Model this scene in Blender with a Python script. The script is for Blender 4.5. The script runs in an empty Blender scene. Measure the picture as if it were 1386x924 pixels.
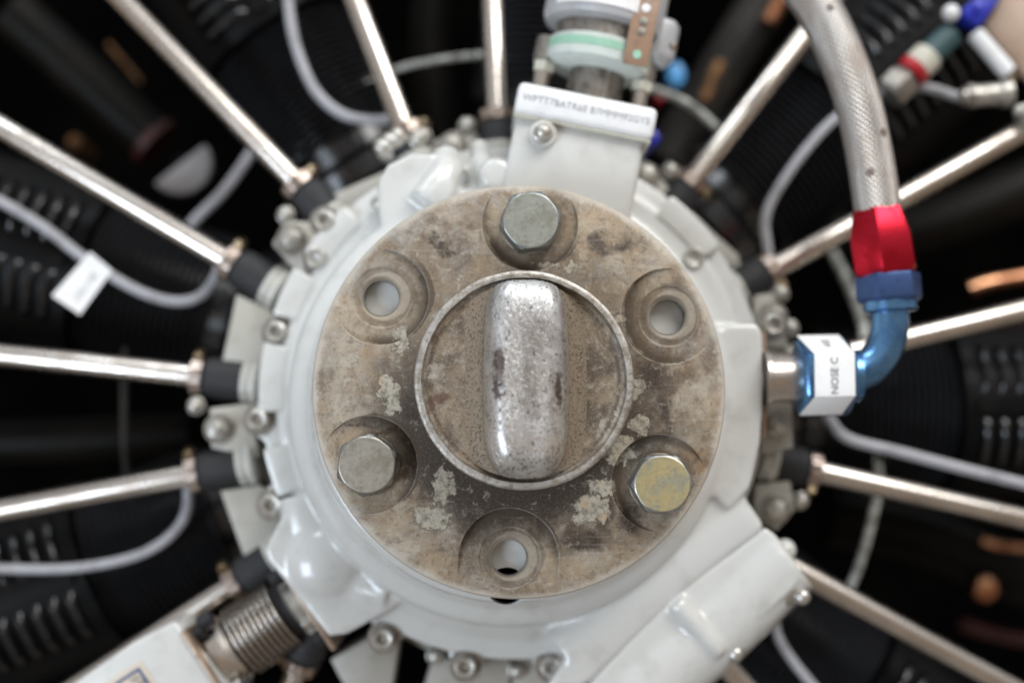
import bpy, bmesh, math, random
from mathutils import Vector, Matrix, noise
random.seed(7)
sc = bpy.context.scene
COL = sc.collection
PI = math.pi
# ---------------------------------------------------------------- camera
# engine axes: x right, y up, z out of the engine towards the viewer.  world = (x, -z, y)
FPX, CX, CY, DIST = 1860.0, 693.0, 462.0, 0.80
VP = Vector((652-CX, -(592-CY), -FPX)).normalized()          # how the engine's axis runs in the camera
RC = VP.rotation_difference(Vector((0, 0, -1))).to_matrix()
def ray(px, py): return RC @ Vector((px-CX, -(py-CY), -FPX))
_r = ray(703.5, 527)
CAM = -_r*(DIST/-_r.z)
def P(px, py, z=0.0):
    r = ray(px, py); return CAM + r*((z-CAM.z)/r.z)
def MPP(z): return (CAM.z-z)/FPX
def W(v): return Vector((v[0], -v[2], v[1]))
A2W = Matrix(((1,0,0),(0,0,-1),(0,1,0)))
cd = bpy.data.cameras.new('camera'); cam = bpy.data.objects.new('camera', cd); COL.objects.link(cam)
cam.matrix_world = Matrix.Translation(W(CAM)) @ (A2W @ RC).to_4x4()
cd.sensor_width = 36; cd.lens = FPX/1386*36; cd.clip_start = .02; cd.clip_end = 50
cd.dof.use_dof = True; cd.dof.focus_distance = .784; cd.dof.aperture_fstop = 1.65
sc.camera = cam
# ---------------------------------------------------------------- world and lamps
wd = bpy.data.worlds.new('World'); sc.world = wd; wd.use_nodes = True
nt = wd.node_tree; bg = nt.nodes['Background']
tc = nt.nodes.new('ShaderNodeTexCoord'); sp = nt.nodes.new('ShaderNodeSeparateXYZ')
rp = nt.nodes.new('ShaderNodeValToRGB'); mr = nt.nodes.new('ShaderNodeMapRange')
mr.inputs['From Min'].default_value = -1
nt.links.new(tc.outputs['Generated'], sp.inputs[0]); nt.links.new(sp.outputs['Z'], mr.inputs['Value'])
nt.links.new(mr.outputs[0], rp.inputs[0]); nt.links.new(rp.outputs[0], bg.inputs[0])
e = rp.color_ramp.elements
e[0].position = 0.0; e[0].color = (.36, .33, .30, 1)
e[1].position = 1.0; e[1].color = (.80, .83, .88, 1)
for p_, c_ in ((.34, (.44,.35,.27,1)), (.50, (.40,.32,.255,1)), (.60, (.62,.61,.60,1))):
    q = e.new(p_); q.color = c_
bg.inputs[1].default_value = .62
def area(name, eloc, etgt, sx, sy, power, col):
    l = bpy.data.lights.new(name, 'AREA'); l.shape = 'RECTANGLE'; l.size = sx; l.size_y = sy; l.energy = power; l.color = col
    o = bpy.data.objects.new(name, l); COL.objects.link(o)
    o.location = W(eloc); d = W(etgt)-W(eloc); o.rotation_euler = d.to_track_quat('-Z', 'Y').to_euler()
area('window_light_upper_right', (1.3, 2.3, 1.7), (0, 0, -.1), 2.4, 1.5, 84, (1, .985, .96))
area('door_light_lower_left', (-1.9, -.9, 2.0), (0, 0, -.1), 1.1, 1.2, 46, (.74, .86, 1))
area('skylight', (-.9, 2.6, .9), (0, 0, -.1), .5, 1.2, 16, (.88, .94, 1))
vs = sc.view_settings; vs.view_transform = 'Standard'; vs.look = 'None'; vs.exposure = 0.22; vs.gamma = 1
sc.cycles.max_bounces = 7; sc.cycles.diffuse_bounces = 3; sc.cycles.glossy_bounces = 4
sc.cycles.use_denoising = True
sc.cycles.sample_clamp_indirect = 6
# ---------------------------------------------------------------- materials
class NT:
    def __init__(s, name):
        s.m = bpy.data.materials.new(name); s.m.use_nodes = True; s.t = s.m.node_tree; s.b = s.t.nodes['Principled BSDF']
    def n(s, typ, ins=None, **kw):
        nd = s.t.nodes.new(typ)
        for k, v in kw.items(): setattr(nd, k, v)
        for k, v in (ins or {}).items(): s.set(nd.inputs[k], v)
        return nd
    def set(s, i, v):
        if hasattr(v, 'is_output') or isinstance(v, bpy.types.NodeSocket): s.t.links.new(v, i)
        else:
            if isinstance(v, (tuple, list)) and len(v) == 3 and i.type == 'RGBA': v = (*v, 1)
            i.default_value = v
    def coord(s, k='Object'): return s.n('ShaderNodeTexCoord').outputs[k]
    def noise(s, vec, scale, detail=6, rough=.6, dist=0.0):
        return s.n('ShaderNodeTexNoise', {'Vector': vec, 'Scale': scale, 'Detail': detail, 'Roughness': rough, 'Distortion': dist}).outputs['Fac']
    def mr(s, v, a, b, c=0., d=1.):
        return s.n('ShaderNodeMapRange', {'Value': v, 'From Min': a, 'From Max': b, 'To Min': c, 'To Max': d}, interpolation_type='SMOOTHSTEP').outputs[0]
    def math(s, op, a, b=0.0):
        return s.n('ShaderNodeMath', {0: a, 1: b}, operation=op).outputs[0]
    def mix(s, f, a, b, bt='MIX'):
        nd = s.n('ShaderNodeMix', data_type='RGBA', blend_type=bt)
        s.set(nd.inputs[0], f); s.set(nd.inputs[6], a); s.set(nd.inputs[7], b); return nd.outputs[2]
    def bump(s, h, strength=.3, dist=.001, normal=None):
        ins = {'Height': h, 'Strength': strength, 'Distance': dist}
        if normal: ins['Normal'] = normal
        return s.n('ShaderNodeBump', ins).outputs[0]
    def out(s, col, metal=0., rough=.5, normal=None, coat=0., spec=None):
        s.set(s.b.inputs['Base Color'], col); s.set(s.b.inputs['Metallic'], metal); s.set(s.b.inputs['Roughness'], rough)
        if normal: s.set(s.b.inputs['Normal'], normal)
        if coat: s.b.inputs['Coat Weight'].default_value = coat; s.b.inputs['Coat Roughness'].default_value = .12
        if spec is not None: s.b.inputs['Specular IOR Level'].default_value = spec
        return s.m
def mat(name, c1, c2=None, scale=120, thr=(.45, .7), metal=0., rough=.5, rough2=None, bump=None, coat=0., spec=None):
    n = NT(name); v = n.coord()
    f = n.mr(n.noise(v, scale), *thr)
    col = n.mix(f, c1, c2 if c2 else tuple(x*.8 for x in c1))
    r = n.mr(f, 0, 1, rough, rough2 if rough2 is not None else min(1, rough*1.25))
    nm = n.bump(n.noise(v, bump[0], 4), bump[1], .0006) if bump else None
    return n.out(col, metal, r, nm, coat, spec)

WHITE = mat('grey_white_enamel', (.585,.59,.57), (.43,.425,.395), 46, (.48,.86), rough=.24, bump=(140,.20), coat=.5)
WHITE2 = mat('dirty_grey_enamel', (.50,.495,.45), (.27,.25,.21), 60, (.5,.78), rough=.36, bump=(150,.2))
PADG = mat('crankcase_grey_paint', (.42,.405,.36), (.30,.28,.235), 40, (.45,.75), rough=.42, bump=(200,.15))
BLACK = mat('black_cylinder_enamel', (.0055,.006,.007), (.004,.004,.0045), 60, rough=.24, spec=.75)
FINM = mat('black_fin_glint', (.026,.027,.030), (.018,.018,.020), 60, rough=.28, spec=1.0)  # lifted black: glint along the fin edges put into the colour
BLACK2 = mat('black_baffle_sheet', (.0030,.0031,.0033), (.0055,.0050,.0045), 30, rough=.40, spec=.10)
LOUV = mat('black_louvre_paint', (.004,.0042,.005), (.006,.006,.006), 30, rough=.22, spec=.6)
VOID = mat('dark_gap_black', (.0010,.0010,.0010), (.002,.0018,.0015), 9, rough=.8, spec=.0)  # near-black without sheen: darkness of the gaps put into the colour
RUBBER = mat('black_rubber', (.014,.015,.017), (.022,.022,.024), 200, rough=.62, bump=(700,.25))
CHROME = mat('nickel_tube', (.66,.61,.555), (.46,.40,.35), 38, (.42,.72), metal=1, rough=.25, rough2=.36, bump=(60,.03))
STEEL = mat('dull_steel', (.52,.51,.47), (.30,.27,.23), 200, (.4,.7), metal=.8, rough=.38, rough2=.55, bump=(400,.2))
DSTEEL = mat('greyed_steel', (.34,.32,.29), (.18,.16,.14), 150, (.4,.7), metal=.9, rough=.42)
CLAMPM = mat('coppery_clamp', (.48,.40,.35), (.20,.15,.12), 260, (.4,.7), metal=1, rough=.34)
TAN = mat('tan_flange_metal', (.36,.27,.20), (.25,.18,.13), 120, metal=.7, rough=.42)
GOLD = mat('gold_zinc', (.24,.18,.11), (.14,.11,.07), 200, metal=1, rough=.4)
LEAD = mat('grey_cable_sleeve', (.36,.36,.385), (.25,.25,.26), 60, rough=.45, bump=(500,.15))
WIREW = mat('whitish_wire', (.50,.52,.49), (.20,.20,.18), 160, (.4,.6), rough=.5)
REDA = mat('red_anodised', (.50,.014,.032), (.36,.008,.02), 90, metal=.9, rough=.26)
BLUEA = mat('blue_anodised', (.13,.29,.52), (.07,.17,.36), 90, (.4,.7), metal=.9, rough=.24)
BLUED = mat('blue_nut', (.045,.085,.21), (.025,.05,.14), 90, metal=.6, rough=.4)
PAPER = mat('paper', (.80,.80,.80), (.73,.73,.72), 80, rough=.6, bump=(120,.15))
INK = mat('ink', (.10,.10,.12), (.16,.16,.17), 300, rough=.7)
INKL = mat('faded_ink', (.30,.31,.34), (.42,.42,.44), 300, rough=.7)
COPPER_GLINT = mat('copper_glint', (.80,.42,.24), (.30,.12,.06), 40, (.4,.65), metal=1, rough=.14, rough2=.34)  # copper tint for the warm glints in the gaps
PIPE = mat('dark_intake_pipe', (.0030,.0028,.0020), (.0075,.0058,.0040), 22, (.4,.7), rough=.42, spec=.12)
PIPEG = mat('smoky_pipe', (.030,.027,.024), (.008,.007,.006), 22, (.4,.7), rough=.4, spec=.2)
BROWN = mat('brown_strap', (.30,.19,.125), (.22,.14,.095), 150, rough=.45)
MINT = mat('mint_enamel', (.54,.60,.57), (.46,.51,.48), 60, rough=.35)
GREEN = mat('green_band', (.27,.50,.37), (.42,.55,.47), 90, rough=.4)
BLUEW = mat('pale_governor_paint', (.50,.51,.53), (.40,.41,.43), 60, rough=.32, metal=.2)
TEAL = mat('teal_sleeve', (.035,.085,.095), (.025,.06,.07), 60, rough=.4)
REDP = mat('red_band', (.42,.012,.02), (.30,.01,.015), 60, rough=.35)
DRED = mat('dark_red_band', (.06,.010,.009), (.03,.006,.005), 60, rough=.5)
BLUEP = mat('blue_plastic', (.022,.035,.42), (.015,.025,.33), 60, rough=.35)
CREAM = mat('cream_sleeve', (.55,.54,.46), (.40,.40,.34), 90, rough=.4)
WHITEP = mat('white_ceramic', (.78,.79,.80), (.70,.71,.72), 90, rough=.3)
SKYB = mat('sky_blue_glint', (.12,.42,.85), (.10,.36,.75), 200, rough=.25)  # colour of the modelled blue glint
TANP = mat('tan_panel', (.42,.31,.235), (.36,.26,.195), 20, rough=.6)
SILV = mat('silver_dome', (.33,.32,.33), (.26,.25,.25), 40, metal=.3, rough=.5)
ORANGE_GLINT = mat('orange_glint', (.42,.23,.11), (.12,.06,.03), 60, (.4,.7), metal=.7, rough=.35)  # orange tint for the glows in the gaps
NAVY = mat('navy_print', (.07,.10,.20), (.10,.13,.24), 90, rough=.5)
SAND = mat('sand_placard', (.60,.53,.43), (.54,.47,.38), 60, rough=.5)

def blobmask(n, vec2, blobs, amp=.006, nscale=110, soft=.35, origin=(0,0)):
    """irregular stains: distance to each centre warped by noise"""
    nz = n.n('ShaderNodeTexNoise', {'Vector': vec2, 'Scale': nscale, 'Detail': 6, 'Roughness': .65}).outputs['Color']
    off = n.n('ShaderNodeVectorMath', {0: nz, 1: (.5,.5,.5)}, operation='SUBTRACT').outputs[0]
    sc_ = n.n('ShaderNodeVectorMath', {0: off, 'Scale': amp*4}, operation='SCALE').outputs[0]
    v = n.n('ShaderNodeVectorMath', {0: vec2, 1: sc_}, operation='ADD').outputs[0]
    acc = None
    for (x, y, rx, ry) in blobs:
        d = n.n('ShaderNodeVectorMath', {0: v, 1: (x, 0, y)}, operation='SUBTRACT').outputs[0]
        m = n.n('ShaderNodeVectorMath', {0: d, 1: (1/rx, 0, 1/ry)}, operation='MULTIPLY').outputs[0]
        L = n.n('ShaderNodeVectorMath', {0: m}, operation='LENGTH').outputs['Value']
        k = n.mr(L, 1+soft*.3, 1-soft, 0, 1)
        acc = k if acc is None else n.math('MAXIMUM', acc, k)
    return acc
def bl(px, py, rx, ry, z=0., org=Vector((0,0,0))):
    p = P(px, py, z)-org; s = MPP(z); return (p.x, p.y, rx*s, ry*s)
BOLT_R = .098; BOLT_A = [86.3, 26.3, -33.7, -93.7, -153.7, 146.3]
def bolt_pos(i, z=0.):
    a = math.radians(BOLT_A[i]); return Vector((BOLT_R*math.cos(a), BOLT_R*math.sin(a), z))
def plate_material():
    n = NT('corroded_flange_alloy'); v = n.coord()
    s3 = n.n('ShaderNodeSeparateXYZ', {0: v}); x, y, zz = s3.outputs[0], s3.outputs[2], s3.outputs[1]
    r = n.n('ShaderNodeVectorMath', {0: v}, operation='LENGTH').outputs['Value']
    big = n.noise(v, 17, 7, .68, .6); mid = n.noise(v, 75, 7, .72, .4); fine = n.noise(v, 420, 5, .7); fine2 = n.noise(v, 950, 3, .6)
    tan, dark, pale, grey = (.325,.250,.168), (.050,.037,.028), (.41,.375,.305), (.29,.275,.25)
    c = n.mix(n.mr(big, .36, .66), tan, (.15,.112,.08))
    c = n.mix(n.math('MULTIPLY', n.mr(mid, .42, .72), .70), c, pale)
    c = n.mix(n.math('MULTIPLY', n.mr(n.noise(v, 42, 8, .75, .9), .48, .70), .75), c, grey)
    c = n.mix(n.math('MULTIPLY', n.mr(n.noise(v, 31, 7, .7, .3), .52, .72), .55), c, (.38,.26,.15))
    # oil-dark zone round the cap, heaviest below and to the right; darker patch upper right
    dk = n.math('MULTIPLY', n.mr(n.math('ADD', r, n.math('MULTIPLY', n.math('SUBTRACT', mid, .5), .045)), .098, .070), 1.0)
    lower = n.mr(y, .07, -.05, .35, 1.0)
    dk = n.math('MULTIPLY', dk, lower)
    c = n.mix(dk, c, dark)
    darks = blobmask(n, v, [bl(850,335,34,20), bl(790,730,62,26), bl(600,330,26,9), bl(905,560,16,40), bl(660,640,90,22), bl(820,690,24,60), bl(560,560,16,26), bl(640,705,40,20), bl(880,510,26,30), bl(480,575,34,7), bl(925,592,34,16), bl(860,700,22,26), bl(815,330,22,26)], .010, 60, .9)
    c = n.mix(n.math('MULTIPLY', darks, n.mr(mid, .30, .50, .60, 1.0)), c, dark)
    lights = blobmask(n, v, [bl(900,340,26,22), bl(930,600,30,22), bl(470,450,34,60), bl(455,540,22,44), bl(600,285,40,16), bl(545,740,40,24), bl(940,520,18,40)], .012, 60, .9)
    c = n.mix(n.math('MULTIPLY', lights, .5), c, (.46,.40,.315))
    # dark speckle and fine wear
    c = n.mix(n.math('MULTIPLY', n.math('MULTIPLY', n.mr(fine, .50, .68), n.mr(n.noise(v, 55, 5, .7), .42, .62, .08, 1)), .6), c, (.055,.038,.026))
    c = n.mix(n.math('MULTIPLY', n.mr(fine2, .54, .68), .16), c, (.56,.51,.43))
    m3 = n.noise(v, 190, 6, .72, .5)
    c = n.mix(n.math('MULTIPLY', n.mr(m3, .54, .66), .50), c, (.095,.07,.05))
    c = n.mix(n.math('MULTIPLY', n.mr(m3, .44, .34), .40), c, (.48,.44,.37))
    # long scratches
    mp = n.n('ShaderNodeMapping', {'Vector': v, 'Rotation': (0, .5, 0), 'Scale': (18, 100, 620)}).outputs[0]
    c = n.mix(n.math('MULTIPLY', n.mr(n.noise(mp, 1, 3, .5), .62, .72), .12), c, (.55,.51,.46))
    mp2 = n.n('ShaderNodeMapping', {'Vector': v, 'Rotation': (0, -.9, 0), 'Scale': (16, 100, 560)}).outputs[0]
    c = n.mix(n.math('MULTIPLY', n.mr(n.noise(mp2, 1, 3, .5), .62, .72), .14), c, (.14,.10,.07))
    # scoured rings round the bolt holes, then painted pocket shading
    rings = None
    for i in range(6):
        b = bolt_pos(i); off = (.0025, .001)
        d = n.n('ShaderNodeVectorMath', {0: v, 1: (b.x+off[0], 0, b.y+off[1])}, operation='SUBTRACT').outputs[0]
        m = n.n('ShaderNodeVectorMath', {0: d, 1: (1, 0, 1)}, operation='MULTIPLY').outputs[0]
        L = n.n('ShaderNodeVectorMath', {0: m}, operation='LENGTH').outputs['Value']
        L = n.math('ADD', L, n.math('MULTIPLY', n.math('SUBTRACT', mid, .5), .006))
        k = n.math('MULTIPLY', n.mr(L, .0135, .0150), n.mr(L, .0192, .0178))
        rings = k if rings is None else n.math('MAXIMUM', rings, k)
        k2 = n.mr(L, .0150, .0138)
        inner = k2 if i == 0 else n.math('MAXIMUM', inner, k2)
        k3 = n.math('MULTIPLY', n.mr(L, .0195, .0275), n.mr(L, .0290, .0283))
        outr = k3 if i == 0 else n.math('MAXIMUM', outr, k3)
    c = n.mix(n.math('MULTIPLY', rings, .40), c, (.105,.08,.058))
    c = n.mix(n.math('MULTIPLY', inner, .65), c, (.34,.30,.24))
    innerside = n.mr(n.math('ADD', r, n.math('MULTIPLY', n.math('SUBTRACT', mid, .5), .02)), .104, .086)
    c = n.mix(n.math('MULTIPLY', n.math('MULTIPLY', outr, innerside), .85), c, (.075,.052,.035))  # pocket crescents: staining and pocket shade put into the colour
    # pale corrosion crusts
    crusts = [bl(600,660,14,24), bl(585,700,24,16), bl(598,640,9,16), bl(800,692,27,22), bl(815,658,22,12), bl(525,527,17,17), bl(530,550,12,10), bl(865,575,15,12), bl(545,466,12,11), bl(540,446,10,8), bl(512,598,22,9), bl(862,528,10,16), bl(838,430,12,9), bl(740,360,18,6), bl(838,610,22,20), bl(775,362,12,6)]
    cr = blobmask(n, v, crusts, .0055, 150, .18)
    crc = n.mix(n.mr(n.noise(v, 260, 6, .7), .42, .62), (.42,.385,.31), (.20,.185,.15))
    crc = n.mix(n.mr(n.noise(v, 90, 4, .6), .55, .7), crc, (.46,.33,.20))
    halo = blobmask(n, v, [(a_, b_, c_*1.22, d_*1.22) for a_, b_, c_, d_ in crusts], .0055, 150, .3)
    c = n.mix(n.math('MULTIPLY', halo, .6), c, (.07,.052,.038))
    c = n.mix(n.math('MULTIPLY', cr, .95), c, crc)
    # rubbed rim and edges
    rim = n.mr(n.math('ADD', r, n.math('MULTIPLY', n.math('SUBTRACT', mid, .5), .010)), .1165, .1213)
    c = n.mix(n.math('MULTIPLY', rim, .7), c, (.50,.46,.40))
    bv = n.n('ShaderNodeBevel', {'Radius': .0010}, samples=6).outputs[0]
    g = n.n('ShaderNodeNewGeometry')
    dt = n.n('ShaderNodeVectorMath', {0: bv, 1: g.outputs['True Normal']}, operation='DOT_PRODUCT').outputs['Value']
    edge = n.mr(dt, .985, .88)
    c = n.mix(n.math('MULTIPLY', n.math('MULTIPLY', edge, n.mr(mid, .35, .55)), .55), c, (.55,.52,.46))
    h = n.math('ADD', n.math('MULTIPLY', fine, .5), n.math('MULTIPLY', mid, 1.2))
    h = n.math('ADD', h, n.math('MULTIPLY', cr, .9))
    nm = n.bump(h, .55, .0009, bv)
    return n.out(c, .12, n.mr(fine, .3, .7, .46, .68), nm, spec=.35)
PLATE = plate_material()
def dish_material(org):
    n = NT('pitted_cap_alloy'); v = n.coord()
    r = n.n('ShaderNodeVectorMath', {0: n.n('ShaderNodeVectorMath', {0: v, 1: (1,0,1)}, operation='MULTIPLY').outputs[0]}, operation='LENGTH').outputs['Value']
    big = n.noise(v, 45, 7, .7, .5); fine = n.noise(v, 700, 5, .75); mid = n.noise(v, 160, 6, .7)
    c = n.mix(n.mr(big, .42, .62), (.255,.20,.14), (.12,.092,.068))
    c = n.mix(n.math('MULTIPLY', n.mr(mid, .5, .66), .65), c, (.36,.325,.265))
    c = n.mix(n.math('MULTIPLY', n.mr(n.noise(v, 480, 6, .75, .6), .52, .66), .62), c, (.06,.043,.03))
    c = n.mix(n.math('MULTIPLY', n.mr(n.noise(v, 900, 3, .6), .56, .68), .35), c, (.50,.46,.40))
    pale = blobmask(n, v, [bl(585,500,12,20,.03,org), bl(578,470,7,16,.03,org), bl(820,585,9,22,.03,org), bl(836,560,6,14,.03,org), bl(600,610,8,12,.03,org)], .005, 170, .5)
    c = n.mix(n.math('MULTIPLY', pale, .7), c, n.mix(n.mr(mid, .4, .6), (.50,.47,.41), (.30,.27,.22)))
    spot = blobmask(n, v, [bl(597,537,13,9,.03,org), bl(583,455,10,9,.03,org), bl(584,548,6,12,.03,org)], .002, 220, .35)
    c = n.mix(n.math('MULTIPLY', spot, .72), c, (.10,.05,.04))
    rim = n.mr(n.math('ADD', r, n.math('MULTIPLY', n.math('SUBTRACT', mid, .5), .0030)), .0562, .0570)
    rc = n.mix(n.math('MULTIPLY', n.mr(n.noise(v, 200, 6, .75), .44, .60), .85), (.50,.48,.45), (.25,.215,.17))
    c = n.mix(n.math('MULTIPLY', rim, .85), c, rc)
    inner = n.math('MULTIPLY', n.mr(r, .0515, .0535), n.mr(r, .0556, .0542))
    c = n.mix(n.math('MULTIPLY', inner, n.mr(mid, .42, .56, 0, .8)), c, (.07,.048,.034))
    nm = n.bump(n.math('ADD', n.math('MULTIPLY', mid, 1.0), fine), .45, .0006)
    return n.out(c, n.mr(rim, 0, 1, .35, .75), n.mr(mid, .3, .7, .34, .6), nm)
def bar_material(h0, h1):
    n = NT('pitted_worn_bar'); v = n.coord()
    s3 = n.n('ShaderNodeSeparateXYZ', {0: v}); hh = n.math('MULTIPLY', s3.outputs[1], -1)
    big = n.noise(v, 60, 6, .7, .3); mid = n.noise(v, 300, 5, .7)
    mp = n.n('ShaderNodeMapping', {'Vector': v, 'Scale': (1.0, 1, .72)}).outputs[0]
    pit = n.noise(mp, 560, 5, .7, 1.0)
    pitm = n.math('MULTIPLY', n.mr(pit, .535, .565), n.mr(n.noise(v, 95, 5, .7), .42, .54, .25, 1))
    c = n.mix(n.mr(big, .4, .65), (.84,.84,.835), (.62,.615,.605))
    c = n.mix(n.math('MULTIPLY', n.mr(mid, .52, .68), .45), c, (.44,.43,.42))
    smear = blobmask(n, v, [(.0015,-.003,.006,.028),(.004,.020,.012,.012),(-.016,.004,.0035,.016),(.014,-.010,.003,.018)], .006, 140, .9)
    c = n.mix(n.math('MULTIPLY', smear, .55), c, (.27,.22,.18))
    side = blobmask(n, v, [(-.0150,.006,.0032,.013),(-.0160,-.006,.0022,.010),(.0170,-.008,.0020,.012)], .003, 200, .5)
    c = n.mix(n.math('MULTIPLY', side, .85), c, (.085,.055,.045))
    c = n.mix(n.math('MULTIPLY', pitm, .95), c, (.055,.042,.034))
    low = n.mr(n.math('ADD', hh, n.math('MULTIPLY', n.math('SUBTRACT', mid, .5), .006)), .0125, .0050)
    br = n.mix(n.mr(n.noise(v, 700, 5, .75), .50, .62), (.245,.195,.14), (.075,.055,.04))
    c = n.mix(low, c, br)
    nm = n.bump(n.math('SUBTRACT', n.math('MULTIPLY', mid, .30), n.math('MULTIPLY', pitm, .9)), .35, .0005)
    return n.out(c, n.math('MULTIPLY', n.mr(low, 0, 1, .92, .3), n.math('SUBTRACT', 1.0, n.math('MULTIPLY', pitm, .6))), n.math('ADD', n.math('ADD', n.mr(big, .3, .7, .24, .36), n.math('MULTIPLY', low, .32)), n.math('MULTIPLY', pitm, .3)), nm)
def braid_material():
    n = NT('braided_steel_hose'); uv = n.coord('UV')
    s3 = n.n('ShaderNodeSeparateXYZ', {0: uv})
    a = n.math('MULTIPLY', s3.outputs[0], 2*PI*26); b = n.math('MULTIPLY', s3.outputs[1], 1500.)
    w1 = n.math('SINE', n.math('ADD', a, b)); w2 = n.math('SINE', n.math('SUBTRACT', a, b))
    wv = n.math('MAXIMUM', w1, w2)
    f = n.mr(wv, -.4, .95)
    d = n.mr(n.noise(n.coord(), 35, 5, .6), .45, .68)
    c = n.mix(f, (.20,.175,.155), (.60,.57,.54))
    c = n.mix(n.math('MULTIPLY', d, .5), c, (.30,.22,.17))
    sp_ = n.mr(n.n('ShaderNodeTexVoronoi', {'Vector': n.coord(), 'Scale': 38}).outputs['Distance'], .13, .09)
    c = n.mix(n.math('MULTIPLY', sp_, .8), c, (.09,.06,.05))
    return n.out(c, .85, .36, n.bump(wv, .7, .0006))
BRAID = braid_material()
def bolt_material(name, face, worn, edge):
    n = NT(name); v = n.coord()
    c = n.mix(n.mr(n.noise(v, 120, 6, .7), .42, .62), face, worn)
    c = n.mix(n.math('MULTIPLY', n.mr(n.noise(v, 800, 4, .7), .55, .7), .4), c, (.12,.11,.09))
    bv = n.n('ShaderNodeBevel', {'Radius': .0012}, samples=6).outputs[0]
    g = n.n('ShaderNodeNewGeometry')
    side = n.mr(n.math('ABSOLUTE', n.n('ShaderNodeSeparateXYZ', {0: g.outputs['True Normal']}).outputs[1]), .97, .90)
    c = n.mix(n.math('MULTIPLY', side, .7), c, edge)
    return n.out(c, n.mr(side, 0, 1, .45, .9), n.mr(n.noise(v, 300), .3, .7, .30, .45), n.bump(n.noise(v, 350, 5), .25, .0006, bv))
BOLT_G = bolt_material('grey_green_bolt', (.34,.345,.305), (.27,.27,.225), (.30,.335,.35))
BOLT_Y = bolt_material('yellow_zinc_bolt', (.45,.38,.20), (.33,.32,.24), (.42,.45,.50))
BOLT_S = bolt_material('stained_grey_bolt', (.34,.32,.28), (.26,.24,.195), (.34,.34,.33))
WASH = mat('worn_washer', (.25,.22,.18), (.14,.11,.08), 180, metal=.6, rough=.45)

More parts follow.
